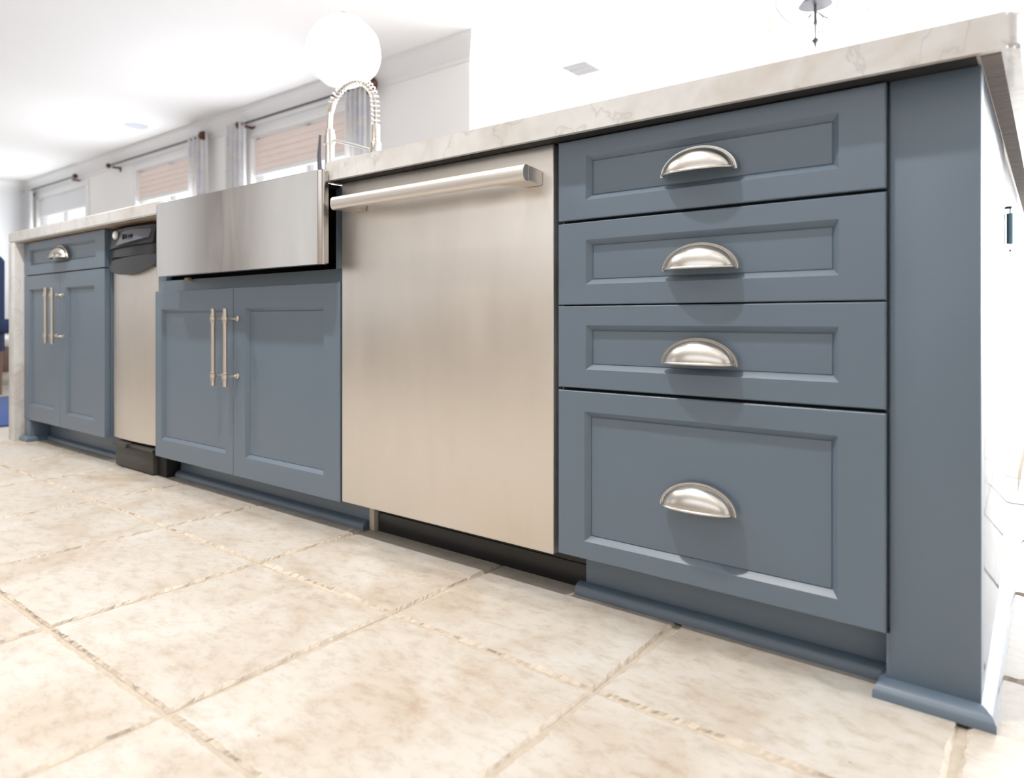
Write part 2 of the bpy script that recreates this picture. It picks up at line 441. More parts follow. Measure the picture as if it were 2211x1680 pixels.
def window(n, x0, x1, z0, z1, y):
    b = bm_new()
    cw = 0.09
    box(b, x0 - cw, x1 + cw, y - 0.02, y, z1, z1 + cw, 0.003)
    box(b, x0 - cw, x0, y - 0.02, y, z0, z1, 0.003); box(b, x1, x1 + cw, y - 0.02, y, z0, z1, 0.003)
    box(b, x0 - cw - .02, x1 + cw + .02, y - 0.05, y, z0 - 0.03, z0, 0.003)
    for a, c, d, e in ((x0, x0 + .05, z0, z1), (x1 - .05, x1, z0, z1), (x0, x1, z0, z0 + .05), (x0, x1, z1 - .05, z1), ((x0 + x1) / 2 - .03, (x0 + x1) / 2 + .03, z0, z1)):
        box(b, a, c, y + 0.05, y + 0.09, d, e, 0.002)
    f = struct('window_%d' % n, b, M['white'])
    g = bm_new(); box(g, x0 + .05, x1 - .05, y + 0.068, y + 0.072, z0 + .05, z1 - .05)
    p = link('pane', tomesh('pane', g, M['glass'], smooth=False), f)
    return f

gm = bpy.data.materials.new('clear_glass'); gm.use_nodes = True
_n = gm.node_tree.nodes; _l = gm.node_tree.links; _n.clear()
_o = _n.new('ShaderNodeOutputMaterial'); _m = _n.new('ShaderNodeMixShader'); _t = _n.new('ShaderNodeBsdfTransparent'); _g = _n.new('ShaderNodeBsdfGlossy')
_g.inputs['Roughness'].default_value = 0.02; _m.inputs[0].default_value = 0.05
_l.new(_t.outputs[0], _m.inputs[1]); _l.new(_g.outputs[0], _m.inputs[2]); _l.new(_m.outputs[0], _o.inputs[0])
M['glass'] = gm

for i, (a, c) in enumerate(WIN): window(i + 1, a, c, 0.95, 2.44, WBY)

SH = ['nearest', 'middle', 'farthest']
for i, (a, c) in enumerate(WIN):
    zb = [2.085, 2.085, 2.20][i]
    t = thing('roman_shade', ((a + c) / 2, WBY - 0.0, 2.40),
              ['pink beige shade half raised in the window nearest the faucet', 'pink beige shade half raised in the middle window above the sink', 'pale narrow shade in the small far left window'][i], 'window shade')
    b = bm_new()
    n = 5; H = 2.415 - zb
    for k in range(n):
        z1 = 2.415 - k * H / n; z0 = z1 - H / n
        prism(b, [(WBY + 0.018, z1), (WBY + 0.026, z1), (WBY + 0.030, z0 - 0.004), (WBY + 0.012, z0 - 0.004), (WBY + 0.012, z0 + 0.01)], 'X', a + 0.03, c - 0.03)
    part('fabric', b, M['shade'] if i < 2 else M['wall_cool'], t, angle=15)
    b = bm_new(); box(b, a + 0.03, c - 0.03, WBY + 0.005, WBY + 0.035, zb - 0.055, zb - 0.008, 0.006); part('bottom_rail', b, M['white'], t)

# curtain rods and curtains
RODS = [(-6.03, -4.06, 2.567), (-9.15, -6.83, 2.572), (-12.22, -10.3, 2.572)]
def make_rod(x0, x1, z, label, fr):
    y = WBY - 0.11
    t = thing('curtain_rod', ((x0 + x1) / 2, y, z), label, 'curtain rod', 'bronze curtain rods over the windows')
    b = bm_new(); tube(b, [(x0, y, z), (x1, y, z)], 0.011, 10); part('rod', b, M['iron'], t)
    for x, s in ((x0, -1), (x1, 1)):
        b = bm_new(); k = fr if s > 0 else fr * 0.62
        lathe(b, [(0.004, -0.02), (0.016, -0.016), (0.02, 0.0), (0.034, 0.014), (0.046, 0.038), (0.042, 0.062), (0.024, 0.08), (0.006, 0.09)] if s > 0 else
                 [(0.006, -0.09), (0.024, -0.08), (0.042, -0.062), (0.046, -0.038), (0.034, -0.014), (0.02, 0.0), (0.016, 0.016), (0.004, 0.02)], (0, 0, 0), 14, 'X')
        bmesh.ops.scale(b, vec=(k, k, k), verts=b.verts); bmesh.ops.translate(b, vec=(x, y, z), verts=b.verts)
        part('finial', b, M['bronze'], t)
        b = bm_new(); box(b, x - s * 0.08 - 0.012, x - s * 0.08 + 0.012, y, WBY, z - 0.045, z - 0.02, 0.003); box(b, x - s * .08 - .02, x - s * .08 + .02, WBY - 0.008, WBY, z - 0.08, z + 0.0, 0.003)
        part('bracket', b, M['bronze'], t)
for (x0, x1, z), lb, fr in zip(RODS, ['bronze curtain rod with large end knob right of the white globe lamp', 'bronze curtain rod above the middle window', 'thin bronze curtain rod above the far left window'], (1.3, 1.2, .8)):
    make_rod(x0, x1, z, lb, fr)

def sheer():
    m = bpy.data.materials.new('patterned_sheer_curtain'); m.use_nodes = True
    N = m.node_tree.nodes; L = m.node_tree.links; b = N['Principled BSDF']
    tc = N.new('ShaderNodeTexCoord'); n = N.new('ShaderNodeTexNoise'); n.inputs['Scale'].default_value = 7; n.inputs['Distortion'].default_value = 1.0
    L.new(tc.outputs['Object'], n.inputs['Vector'])
    r = N.new('ShaderNodeValToRGB'); e = r.color_ramp.elements
    e[0].position = 0.38; e[0].color = (0.84, 0.84, 0.88, 1); e[1].position = 0.62; e[1].color = (0.90, 0.87, 0.83, 1); x = e.new(0.5); x.color = (0.91, 0.91, 0.92, 1)
    L.new(n.outputs['Fac'], r.inputs[0]); L.new(r.outputs[0], b.inputs['Base Color']); b.inputs['Roughness'].default_value = 0.9
    return m
M['sheer'] = sheer()
def curtain(x0, x1, label):
    b = bm_new(); n = 60; y = WBY - 0.11; rows = [2.60, 2.56, 2.2, 1.6, 1.0, 0.4, 0.03]
    G = []
    for z in rows:
        fl_ = 1.0 + 0.10 * (2.6 - z) / 2.6
        G.append([b.verts.new(((x0 + x1) / 2 + (k / n - 0.5) * (x1 - x0) * fl_, y + 0.03 * math.sin(k / n * PI * 9 + z * 0.3) , z)) for k in range(n + 1)])
    for r in range(len(rows) - 1):
        for k in range(n): b.faces.new((G[r][k], G[r][k + 1], G[r + 1][k + 1], G[r + 1][k]))
    bmesh.ops.solidify(b, geom=b.faces[:], thickness=0.004)
    solo('curtain', b, M['sheer'], ((x0 + x1) / 2, y, 0.03), label, 'curtain', 'patterned white curtains at the windows', angle=80)
curtain(-6.33, -5.95, 'white patterned curtain left of the pink shade window behind the sink')
curtain(-4.36, -4.08, 'white patterned curtain behind the faucet spout')
curtain(-7.12, -6.70, 'white patterned curtain right of the middle window')
curtain(-12.3, -11.95, 'white curtain left of the far left window')

# glass doors in the far wall; those on the right are added for light
def glazing(n, axis, pos, a0, a1, z0, z1, k):
    b = bm_new(); w_ = 0.06
    def bx(u0, u1, zz0, zz1):
        if axis == 'X': box(b, u0, u1, pos + 0.03, pos + 0.09, zz0, zz1, 0.003)
        else: box(b, pos + 0.03, pos + 0.09, u0, u1, zz0, zz1, 0.003)
    bx(a0, a1, z0, z0 + 0.12); bx(a0, a1, z1 - 0.08, z1); bx(a0, a1, 0.92, 0.97)
    for i in range(k + 1):
        u = a0 + (a1 - a0) * i / k; bx(max(a0, u - w_), min(a1, u + w_), z0, z1)
    f = struct('window_%d' % n, b, M['white'])
    g = bm_new()
    if axis == 'X': box(g, a0, a1, pos + .058, pos + .062, z0, z1)
    else: box(g, pos + .058, pos + .062, a0, a1, z0, z1)
    link('pane', tomesh('pane', g, M['glass'], smooth=False), f)
glazing(4, 'X', YB, -1.7, 4.1, 0.05, 2.45, 4)
glazing(5, 'Y', XR, 0.6, 6.2, 0.05, 2.4, 4)

# ------------------------------------------------------------------ ceiling items
def downlight(x, y, z, label, power, group, spread=150):
    t = thing('recessed_light', (x, y, z), label, 'ceiling light', group)
    b = bm_new(); lathe(b, [(0.052, 0.0), (0.075, -0.004), (0.085, -0.002), (0.085, 0.0)], (x, y, z), 28); part('trim_ring', b, M['white'], t)
    b = bm_new(); lathe(b, [(0.05, -0.0012), (0.05, -0.0006)], (x, y, z), 24); part('lens', b, emit('lamp_lens', (1, 0.97, 0.92), 3), t)
    l = area('recessed_lamp', (x, y, z - 0.012), (0, 0, 0), 0.09, 0.09, power, (1.0, 0.955, 0.90), 'DISK', spread)
def fill_panel(x, y, label):  # added unseen panels that fill the cabinet fronts from above
    t = thing('added_fill_panel', (x, y, CEIL), label, 'ceiling light', 'added flat fill lights in the kitchen')
    b = bm_new(); box(b, x - .62, x + .62, y - .32, y + .32, CEIL - 0.03, CEIL, 0.004); part('housing', b, M['white'], t)
    area('fill_panel_lamp', (x, y, CEIL - 0.034), (0, 0, 0), 1.2, 0.6, 5, (1.0, 0.975, 0.94))
for x, wh in ((0.9, 'right end of the aisle'), (-1.1, 'middle of the aisle'), (-3.1, 'left end of the aisle')):
    fill_panel(x, -1.5, 'added white flat rectangular fill light above the ' + wh)
DG = 'recessed ceiling lights over the kitchen aisle'
for x, y, p, wh in ((-0.48, -0.80, 88, 'in front of the dishwasher'), (-2.3, -0.80, 74, 'in front of the trash compactor'), (-0.95, -0.09, 42, 'above the front edge of the sink'), (0.45, -0.05, 30, 'above the island corner'), (-3.0, -0.09, 34, 'above the left end of the island')):
    downlight(x, y, CEIL, 'small round recessed ceiling light ' + wh, p, DG)

b = bm_new(); lathe(b, [(0.125, 0.0), (0.125, -0.004), (0.115, -0.008), (0.105, -0.006), (0.0005, -0.006)], (-7.56, 2.66, CEIL), 32)
t = thing('ceiling_speaker', (-7.56, 2.66, CEIL), 'pale round flush speaker in the ceiling above the middle window', 'speaker')
part('grille', b, mat('speaker_grille', (0.62, 0.65, 0.73), 0.6, noise=(200, 0.1)), t)
t = thing('ceiling_vent', (-2.66, 4.28, CEIL), 'small white ceiling vent with grey slots beyond the wall end', 'vent')
b = bm_new(); box(b, -2.80, -2.50, 4.10, 4.46, CEIL - 0.008, CEIL, 0.002); part('plate', b, M['white'], t)
for k in range(3):
    b = bm_new(); yy = 4.15 + k * 0.10; box(b, -2.77, -2.53, yy, yy + 0.085, CEIL - 0.012, CEIL - 0.008)
    part('slot', b, mat('vent_slot', (0.25, 0.25, 0.26), 0.8), t)

# white globe lamp
PB = Vector((-2.655, 1.6, 2.083))
t = thing('globe_pendant_lamp', (PB.x, PB.y, CEIL), 'large glowing white round pendant lamp behind the faucet', 'pendant lamp')
def globemat():
    m = bpy.data.materials.new('glowing_shell_globe'); m.use_nodes = True
    N = m.node_tree.nodes; L = m.node_tree.links; b = N['Principled BSDF']
    tc = N.new('ShaderNodeTexCoord'); n = N.new('ShaderNodeTexNoise'); n.inputs['Scale'].default_value = 14; n.inputs['Detail'].default_value = 6
    L.new(tc.outputs['Object'], n.inputs['Vector'])
    r = N.new('ShaderNodeValToRGB'); e = r.color_ramp.elements
    e[0].position = 0.36; e[0].color = (0.90, 0.86, 0.78, 1); e[1].position = 0.48; e[1].color = (1, 0.99, 0.96, 1)
    L.new(n.outputs['Fac'], r.inputs[0]); L.new(r.outputs[0], b.inputs['Base Color']); L.new(r.outputs[0], b.inputs['Emission Color'])
    b.inputs['Emission Strength'].default_value = 0.85; b.inputs['Roughness'].default_value = 0.5
    return m
b = bm_new(); bmesh.ops.create_uvsphere(b, u_segments=56, v_segments=36, radius=1.0)
rr = random.Random(2)
for v in b.verts:
    d = v.co.copy(); z = d.z
    k = 1.0 - (0.05 * max(0, z) ** 2) + 0.05 * max(0, -z) * (1 - abs(z)) * 2
    nz = 0.9 * z if z < -0.3 else z
    q = math.sin(d.x * 9 + d.z * 4) * math.sin(d.y * 8 - d.z * 6) * 0.012
    v.co = Vector((d.x * k * (1 + q), d.y * k * (1 + q), nz * (1 + q))) * 0.218
bmesh.ops.translate(b, vec=PB, verts=b.verts)
part('globe', b, globemat(), t, angle=80)
b = bm_new(); tube(b, [(PB.x, PB.y, PB.z + 0.2), (PB.x, PB.y, CEIL)], 0.003, 8); part('cord', b, M['white'], t)
b = bm_new(); lathe(b, [(0.05, 0), (0.05, -0.015), (0.03, -0.03), (0.006, -0.035)], (PB.x, PB.y, CEIL), 20); part('canopy', b, M['white'], t)
b = bm_new(); lathe(b, [(0.01, 0.03), (0.02, 0.02), (0.022, 0.0), (0.01, -0.01)], (PB.x, PB.y, PB.z + 0.215), 16); part('cap', b, M['nickel'], t)

# candle chandelier far right
CX, CY, CZ = -0.42, 3.0, 2.17
t = thing('chandelier', (CX, CY, CEIL), 'grey iron candle chandelier partly cut by the top of the picture', 'chandelier')
b = bm_new()
lathe(b, [(0.003, 0.57), (0.004, 0.085), (0.014, 0.07), (0.008, 0.05), (0.007, -0.04), (0.012, -0.05), (0.005, -0.06), (0.004, -0.13), (0.02, -0.145), (0.008, -0.16), (0.002, -0.19)], (CX, CY, CZ), 12); part('stem', b, M['iron'], t)
b = bm_new(); lathe(b, [(0.085, 0.045), (0.06, 0.075), (0.02, 0.092), (0.004, 0.10)], (CX, CY, CZ), 20)
part('cap', b, M['iron'], t)
for k in range(5):
    a = 2 * PI * k / 5 + 0.4; dx, dy = math.cos(a), math.sin(a)
    b = bm_new(); pts = []
    for s in range(13):
        u = s / 12; r = 0.02 + 0.24 * u; z = CZ - 0.12 * math.sin(u * PI * 0.75) + 0.07 * u
        pts.append((CX + dx * r, CY + dy * r, z))
    tube(b, pts, 0.003, 8); ar = part('arm', b, M['iron'], t)
    b = bm_new(); e = pts[-1]; lathe(b, [(0.004, 0), (0.026, 0.006), (0.022, 0.009), (0.004, 0.01)], e, 14)
    lathe(b, [(0.011, 0.01), (0.011, 0.09), (0.002, 0.092)], e, 12); part('candle', b, M['candle'], ar)
b = bm_new(); lathe(b, [(0.004, 0), (0.055, -0.008), (0.06, -0.002), (0.06, 0)], (CX, CY, CEIL), 20); part('canopy', b, M['iron'], t)

# ------------------------------------------------------------------ far left things
RX = -3.9
t = thing('rug', (-3.9, 0.55, 0), 'blue woven rug on the tiles beyond the marble end', 'rug')
b = bm_new(); box(b, -4.75, -3.32, 0.02, 2.2, 0.0, 0.012, 0.004); part('pile', b, M['rug'], t)
t = thing('chair', (-5.15, 0.75, 0), 'navy upholstered high back chair at the far left edge', 'chair')
b = bm_new(); box(b, -5.42, -4.95, 0.52, 1.0, 0.42, 0.52, 0.03, 3); part('seat', b, M['navy'], t)
b = bm_new(); prism(b, [(-5.42, 0.28), (-4.98, 0.28), (-4.98, 0.93), (-5.06, 0.97), (-5.42, 0.97)], 'Y', 0.50, 0.58, 0.02); part('backrest', b, M['navy'], t)
for x in (-5.38, -5.0):
    for y in (0.55, 0.96):
        b = bm_new(); tube(b, [(x, y, 0), (x, y, 0.43)], [0.014, 0.02], 10); part('leg', b, M['wood'], t)
t = thing('bench', (-6.6, 1.1, 0), 'pale low bench on the floor behind the navy chair', 'bench')
b = bm_new(); box(b, -7.5, -5.7, 0.85, 1.4, 0.30, 0.36, 0.01); part('top', b, M['white'], t)
for x in (-7.4, -5.8):
    b = bm_new(); box(b, x - .03, x + .03, 0.9, 1.35, 0, 0.30, 0.005); part('leg', b, M['wood'], t)

# ------------------------------------------------------------------ island
FY = 0.0                      # front plane of doors and drawer fronts
TH = 0.020
def front_mesh(x0, x1, z0, z1, ins, y=FY, th=TH, bw=0.0085, bd=0.0085, eb=0.0016):
    """frame-and-panel front; ins = (left, right, bottom, top) to the inner edge of the frame"""
    b = bm_new()
    def ring(ax0, ax1, az0, az1, yy):
        return [b.verts.new(p) for p in ((ax0, yy, az0), (ax1, yy, az0), (ax1, yy, az1), (ax0, yy, az1))]
    l, r, bo, tp = ins
    R = [ring(x0, x1, z0, z1, y + th), ring(x0, x1, z0, z1, y + eb), ring(x0 + eb, x1 - eb, z0 + eb, z1 - eb, y),
         ring(x0 + l, x1 - r, z0 + bo, z1 - tp, y), ring(x0 + l + bw, x1 - r - bw, z0 + bo + bw, z1 - tp - bw, y + bd),
         ring(x0 + l + bw + .0008, x1 - r - bw - .0008, z0 + bo + bw + .0008, z1 - tp - bw - .0008, y + bd + 0.0016),
         ring(x0 + l + bw + .0022, x1 - r - bw - .0022, z0 + bo + bw + .0022, z1 - tp - bw - .0022, y + bd + 0.0004)]
    for A, B in zip(R[:-1], R[1:]):
        for k in range(4): b.faces.new((A[k], A[(k + 1) % 4], B[(k + 1) % 4], B[k]))
    b.faces.new(R[-1]); b.faces.new(R[0])
    return b

def cup_mesh():
    """bin pull: quarter ellipsoid hood in a stepped rim, origin at the middle of its lower edge on the door."""
    b = bm_new(); na, nb = 40, 12
    A, Bp, C = 0.0575, 0.027, 0.0390
    y0 = -0.0035
    def surf(A, Bp, C, y0, rev=False):
        G = []
        for i in range(na + 1):
            al = PI * i / na
            G.append([b.verts.new((A * math.cos(al), y0 - Bp * (math.sin(al) ** 0.8) * math.cos(be), C * math.sin(al) * math.sin(be) + 0.0015)) for be in [PI / 2 * j / nb for j in range(nb + 1)]])
        for i in range(na):
            for j in range(nb):
                q = (G[i][j], G[i + 1][j], G[i + 1][j + 1], G[i][j + 1]); b.faces.new(q)
        return G
    G1 = surf(A, Bp, C, y0); G2 = surf(A - .0016, Bp - .0016, C - .0016, y0)
    for i in range(na):
        b.faces.new((G1[i][0], G1[i + 1][0], G2[i + 1][0], G2[i][0]))
    # rim swept along the half ellipse
    prof = [(1.0, 0.0), (1.0, -0.0035), (0.985, -0.0052), (0.965, -0.0052), (0.957, -0.0038), (0.95, -0.0038), (0.94, -0.0056), (0.925, -0.0056), (0.910, -0.004), (0.90, 0.0)]
    OA, OC = 0.0635, 0.0445
    R = []
    for i in range(na + 1):
        al = PI * i / na
        R.append([b.verts.new(((OA - (1 - s) * 0.0635 * 1.0) * math.cos(al), yy, (OC - (1 - s) * 0.0635) * math.sin(al))) for s, yy in prof])
    m = len(prof)
    for i in range(na):
        for j in range(m):
            b.faces.new((R[i][j], R[i + 1][j], R[i + 1][(j + 1) % m], R[i][(j + 1) % m]))
    b.faces.new(R[0]); b.faces.new(R[-1])
    # beaded lower lip
    pts = []
    for i in range(na + 1):
        al = PI * i / na
        pts.append((A * math.cos(al) * 1.005, y0 - Bp * (math.sin(al) ** 0.8) * 1.02, 0.0030))
    tube(b, pts, [0.0022] * len(pts), 8)
    return tomesh('cup_handle', b, M['nickel'], angle=50)
CUP = cup_mesh()
def cup(parent, x, z, s=1.0, y=FY):
    o = link('cup_handle', CUP, parent, (x, y, z)); o.scale = (s, s, s); return o

def bar_mesh(L=0.219, d=0.040):
    b = bm_new(); r = 0.0060
    prof = [(0.0035, -L / 2), (r, -L / 2 + 0.0015), (r, L / 2 - 0.0015), (0.0035, L / 2)]
    lathe(b, prof, (0, -d, 0), 20)
    for zc in (0.0805, -0.0805):
        lathe(b, [(r, -0.0115), (0.0084, -0.0105), (0.0084, -0.0085), (0.0064, -0.0078), (0.0064, -0.0065), (0.0088, -0.0055), (0.0090, 0.0), (0.0088, 0.0055), (0.0064, 0.0065), (0.0064, 0.0078), (0.0084, 0.0085), (0.0084, 0.0105), (r, 0.0115)], (0, -d, zc), 20)
        lathe(b, [(0.0030, -d), (0.0030, -0.014), (0.0048, -0.010), (0.0036, -0.006), (0.0075, -0.003), (0.0075, 0.0)], (0, 0, zc), 16, 'Y')
    return tomesh('bar_handle', b, M['champagne'], angle=40)
BAR = bar_mesh()
def bar(parent, x, z, s=1.0): return link('bar_handle', BAR, parent, (x, FY, z))

def shoe(b, axis, a0, a1, pos, sgn, h=0.020, d=0.019, m0=0, m1=0):
    """shoe moulding with rounded top; pos = wall plane, sgn = outwards"""
    prof = [(0, 0), (d, 0), (d, h * 0.45)]
    for k in range(1, 8):
        t_ = k / 7 * PI / 2
        prof.append((d * math.cos(t_) * 0.92 + 0.0, h * 0.45 + (h * 0.55) * math.sin(t_)))
    prof.append((0, h))
    def P(u, z, a): return (a, pos + sgn * u, z) if axis == 'X' else (pos + sgn * u, a, z)
    A = [b.verts.new(P(u, z, a0 - m0 * u)) for u, z in prof]; B = [b.verts.new(P(u, z, a1 + m1 * u)) for u, z in prof]
    n = len(prof)
    for i in range(n): b.faces.new((A[i], A[(i + 1) % n], B[(i + 1) % n], B[i]))
    b.faces.new(A); b.faces.new(B)

# ---- right drawer cabinet
DX0, DX1 = -0.1322, 0.3972
t = thing('drawer_cabinet', (0.13, 0.3, 0), 'blue grey cabinet of four cup handled drawers right of the dishwasher', 'cabinet')
b = bm_new()
box(b, DX0 - 0.004, DX1 + 0.004, 0.022, 0.60, 0.098, 0.842, 0.001)
part('carcass', b, M['paint'], t)
DR = [(0.6955, 0.8405, (0.0585, 0.0585, 0.034, 0.031), 0.134, 0.7490),
      (0.5420, 0.6902, (0.0585, 0.0585, 0.036, 0.032), 0.1365, 0.5945),
      (0.3915, 0.5394, (0.0585, 0.0585, 0.034, 0.0345), 0.135, 0.4420),
      (0.0848, 0.3860, (0.0555, 0.0595, 0.0325, 0.0360), 0.133, 0.2090)]
for z0, z1, ins, hx, hz in DR:
    d = part('drawer', front_mesh(DX0, DX1, z0, z1, ins), M['paint'], t, angle=20)
    cup(d, hx, hz)
b = bm_new()
for z in (0.8455, 0.6929, 0.5407, 0.3887): pass
box(b, DX0, DX1 - 0.004, 0.0205, 0.0225, 0.0848, 0.842)
part('drawer_gap_shade', b, M['void'], t)  # black sheet painting the shade in the gaps between drawers
b = bm_new(); box(b, DX0 + 0.025, DX1 + 0.004, 0.058, 0.074, 0.0, 0.098, 0.0008); part('toe_kick', b, M['paint'], t)
b = bm_new(); shoe(b, 'X', DX0 + 0.012, DX1 + 0.0, 0.058, -1, 0.021, 0.020); part('shoe_moulding', b, M['paint'], t, angle=60)

# ---- island end: corner post and long side panel
PX0, PX1, PY = 0.4005, 0.5030, 0.010
t = thing('island_end_panel', (0.45, 0.3, 0), 'plain blue grey corner post and side panel closing the right end', 'panel')
b = bm_new(); box(b, PX0, PX1, PY, 0.05, 0.0, 0.842, 0.0012); part('corner_post', b, M['paint'], t)
b = bm_new(); box(b, PX0 - 0.0045, PX0 + 0.0005, PY + 0.001, 0.066, 0.0, 0.083, 0.0006)
part('filler_strip', b, M['paint'], t)
b = bm_new(); box(b, PX1 - 0.02, PX1, 0.0505, 1.2, 0.0, 0.842, 0.001); part('side_panel', b, M['paint_end'], t)
b = bm_new(); shoe(b, 'X', PX0 - 0.004, PX1, PY, -1, 0.022, 0.026, 0.5, 0.66); part('shoe_moulding', b, M['paint'], t, angle=60)
b = bm_new(); shoe(b, 'Y', PY, 1.2, PX1, 1, 0.022, 0.017, 1.5, 0); part('shoe_moulding', b, M['paint_end'], t, angle=60)
b = bm_new(); shoe(b, 'Y', PY, 0.054, PX0 - 0.0045, -1, 0.022, 0.012, 2.1, 0); part('shoe_moulding', b, M['paint'], t, angle=60)
b = bm_new(); box(b, -2.80, PX1 - 0.02, 1.185, 1.20, 0.0, 0.842, 0.001); part('back_panel', b, M['paint'], t)

# ---- dishwasher
WX0, WX1 = -0.7450, -0.1428
t = thing('dishwasher', (-0.444, 0.3, 0), 'stainless steel dishwasher with a wide bar handle between blue cabinets', 'dishwasher')
b = bm_new()
box(b, WX0, WX1, 0.0, 0.045, 0.0785, 0.8425, 0.0028, 3)
part('door_panel', b, M['steel_dw'], t)
b = bm_new(); box(b, WX0 + 0.002, WX1 - 0.003, 0.0455, 0.06, 0.10, 0.8455, 0.001); box(b, WX0 + .001, WX1 - .001, -0.0006, 0.045, 0.8432, 0.8452, 0.0006)
part('top_trim', b, M['steel'], t)
b = bm_new(); box(b, WX0 + 0.012, WX1 - 0.008, 0.061, 0.60, 0.09, 0.842); part('tub', b, M['void'], t)
b = bm_new(); box(b, -0.698, DX0 + 0.0245, 0.078, 0.09, 0.004, 0.105, 0.001); box(b, -0.698, -0.108, 0.075, 0.078, 0.0, 0.045, 0.0005)
part('kick_plate', b, M['blackp'], t)
# handle : flattened round bar on two curved brackets
b = bm_new()
prof = []
HZ, HH, HD = 0.7805, 0.0150, 0.0115
for k in range(20):
    a = 2 * PI * k / 20
    u, v = math.cos(a), math.sin(a)
    yy = -0.060 + HD * (abs(u) ** 0.8) * (1 if u > 0 else -1) if True else 0
    prof.append((yy if u < 0 else min(yy, -0.0515), HZ + HH * (abs(v) ** 0.85) * (1 if v > 0 else -1)))
prism(b, prof, 'X', -0.7000, -0.1605, 0)
hb = part('handle', b, M['steel_handle'], t, angle=40)
for side in (-1, 1):
    b = bm_new()
    xo = -0.1405 if side > 0 else -0.7200 + 0.020
    if side > 0: pl = [(-0.1602, -0.0555), (-0.1600, -0.0505), (-0.1665, -0.0005), (-0.2050, -0.0005), (-0.208, -0.020), (-0.218, -0.038), (-0.238, -0.0505), (-0.1800, -0.0555)]
    else: pl = [(-0.7003, -0.0555), (-0.7005, -0.0505), (-0.6940, -0.0005), (-0.6560, -0.0005), (-0.653, -0.020), (-0.643, -0.038), (-0.623, -0.0505), (-0.6810, -0.0555)]
    prism(b, pl, 'Z', HZ - 0.0135, HZ + 0.0135, 0.0012)
    part('handle_bracket', b, M['steel_handle'], t)

# ---- sink cabinet
SX0, SXM, SX1 = -1.6715, -1.2153, -0.7525
t = thing('sink_cabinet', (-1.21, 0.3, 0), 'blue grey two door cabinet under the steel apron sink', 'cabinet')
b = bm_new()
FZ = 0.640
box(b, -1.690, -0.7475, 0.0215, 0.0395, 0.085, FZ, 0.0008)
box(b, -0.7930, -0.7475, 0.0215, 0.0395, FZ, 0.842, 0.0008)
box(b, -1.690, -1.642, 0.0215, 0.0395, FZ, 0.842, 0.0008)
part('face_frame', b, M['paint'], t)
b = bm_new(); box(b, -1.690, -1.674, 0.040, 0.60, 0.06, 0.842); box(b, -0.7635, -0.7475, 0.040, 0.60, 0.0985, 0.842); box(b, -1.674, -0.7635, 0.59, 0.60, 0.06, 0.842); box(b, -1.674, -0.7635, 0.04, 0.59, 0.0985, 0.11)
part('carcass', b, M['shade_board'], t)
d1 = part('door', front_mesh(SX0, SXM - 0.0008, 0.0750, 0.6059, (0.0395, 0.040, 0.0570, 0.0580)), M['paint'], t, angle=20)
d2 = part('door', front_mesh(SXM + 0.0008, SX1, 0.0750, 0.6059, (0.058, 0.062, 0.0570, 0.0580)), M['paint'], t, angle=20)
bar(d1, -1.2525, 0.4375); bar(d2, -1.1905, 0.4375)
b = bm_new(); box(b, -1.645, -0.7240, 0.072, 0.088, 0.0, 0.098, 0.0008); part('toe_kick', b, M['paint'], t)
b = bm_new(); shoe(b, 'X', -1.645, -0.7290, 0.072, -1, 0.021, 0.020); part('shoe_moulding', b, M['paint'], t, angle=60)
b = bm_new(); box(b, -0.7235, -0.7060, 0.068, 0.20, 0.0, 0.098, 0.002); part('side_foot', b, M['cream'], t, label='unpainted cream board end')

# ---- apron sink
t = thing('apron_sink', (-1.15, 0.2, 0.645), 'stainless steel farmhouse sink with smooth apron front in the island', 'sink')
AX0, AX1, AY = -1.5535, -0.7480, -0.0600
b = bm_new()
pl = []
def arc(cx, cy, r, a0, a1, n=8): return [(cx + r * math.cos(a0 + (a1 - a0) * k / n), cy + r * math.sin(a0 + (a1 - a0) * k / n)) for k in range(n + 1)]
pl = arc(AX0 + 0.016, AY + 0.016, 0.016, PI, 1.5 * PI) + arc(AX1 - 0.014, AY + 0.014, 0.014, 1.5 * PI, 2 * PI) + [(AX1, -0.0375), (AX0, -0.0375)]
prism(b, pl, 'Z', 0.6455, 0.8670)
bmesh.ops.bevel(b, geom=[e for e in b.edges if abs(e.verts[0].co.z - e.verts[1].co.z) < 1e-5 and len(e.link_faces) == 2], offset=0.0025, segments=2, affect='EDGES', clamp_overlap=True)
part('apron', b, M['steel'], t, angle=40)
b = bm_new()
bx0, bx1, by0, by1, bz0, bz1 = -1.545, -0.835, -0.0372, 0.455, 0.662, 0.841
wt = 0.006
box(b, bx0, bx1, by0, by1, bz0, bz0 + wt); box(b, bx0, bx0 + wt, by0, by1, bz0, bz1); box(b, bx1 - wt, bx1, by0, by1, bz0, bz1)
box(b, bx0, bx1, by1 - wt, by1, bz0, bz1); box(b, bx0, bx1, by0 + 0.0005, by0 + wt, bz0, bz1 + 0.02)
box(b, bx1, -0.7765, 0.022, 0.440, 0.8380, 0.8425)
part('basin', b, M['steel'], t)
b = bm_new(); box(b, bx1, -0.7765, -0.0315, 0.0215, 0.8370, 0.8425); part('dark_gap_filler', b, M['void'], t)  # added black box standing in for shade between apron and worktop
b = bm_new(); lathe(b, [(0.045, 0.0), (0.045, 0.003), (0.03, 0.001), (0.004, 0.001)], (-1.17, 0.3, bz0 + wt), 20); part('drain', b, M['chrome'], t)
b = bm_new(); box(b, -1.500, -1.480, 0.006, 0.0205, 0.636, 0.6445, 0.002); part('clip', b, M['ply'], t, label='small brass clip under the apron')

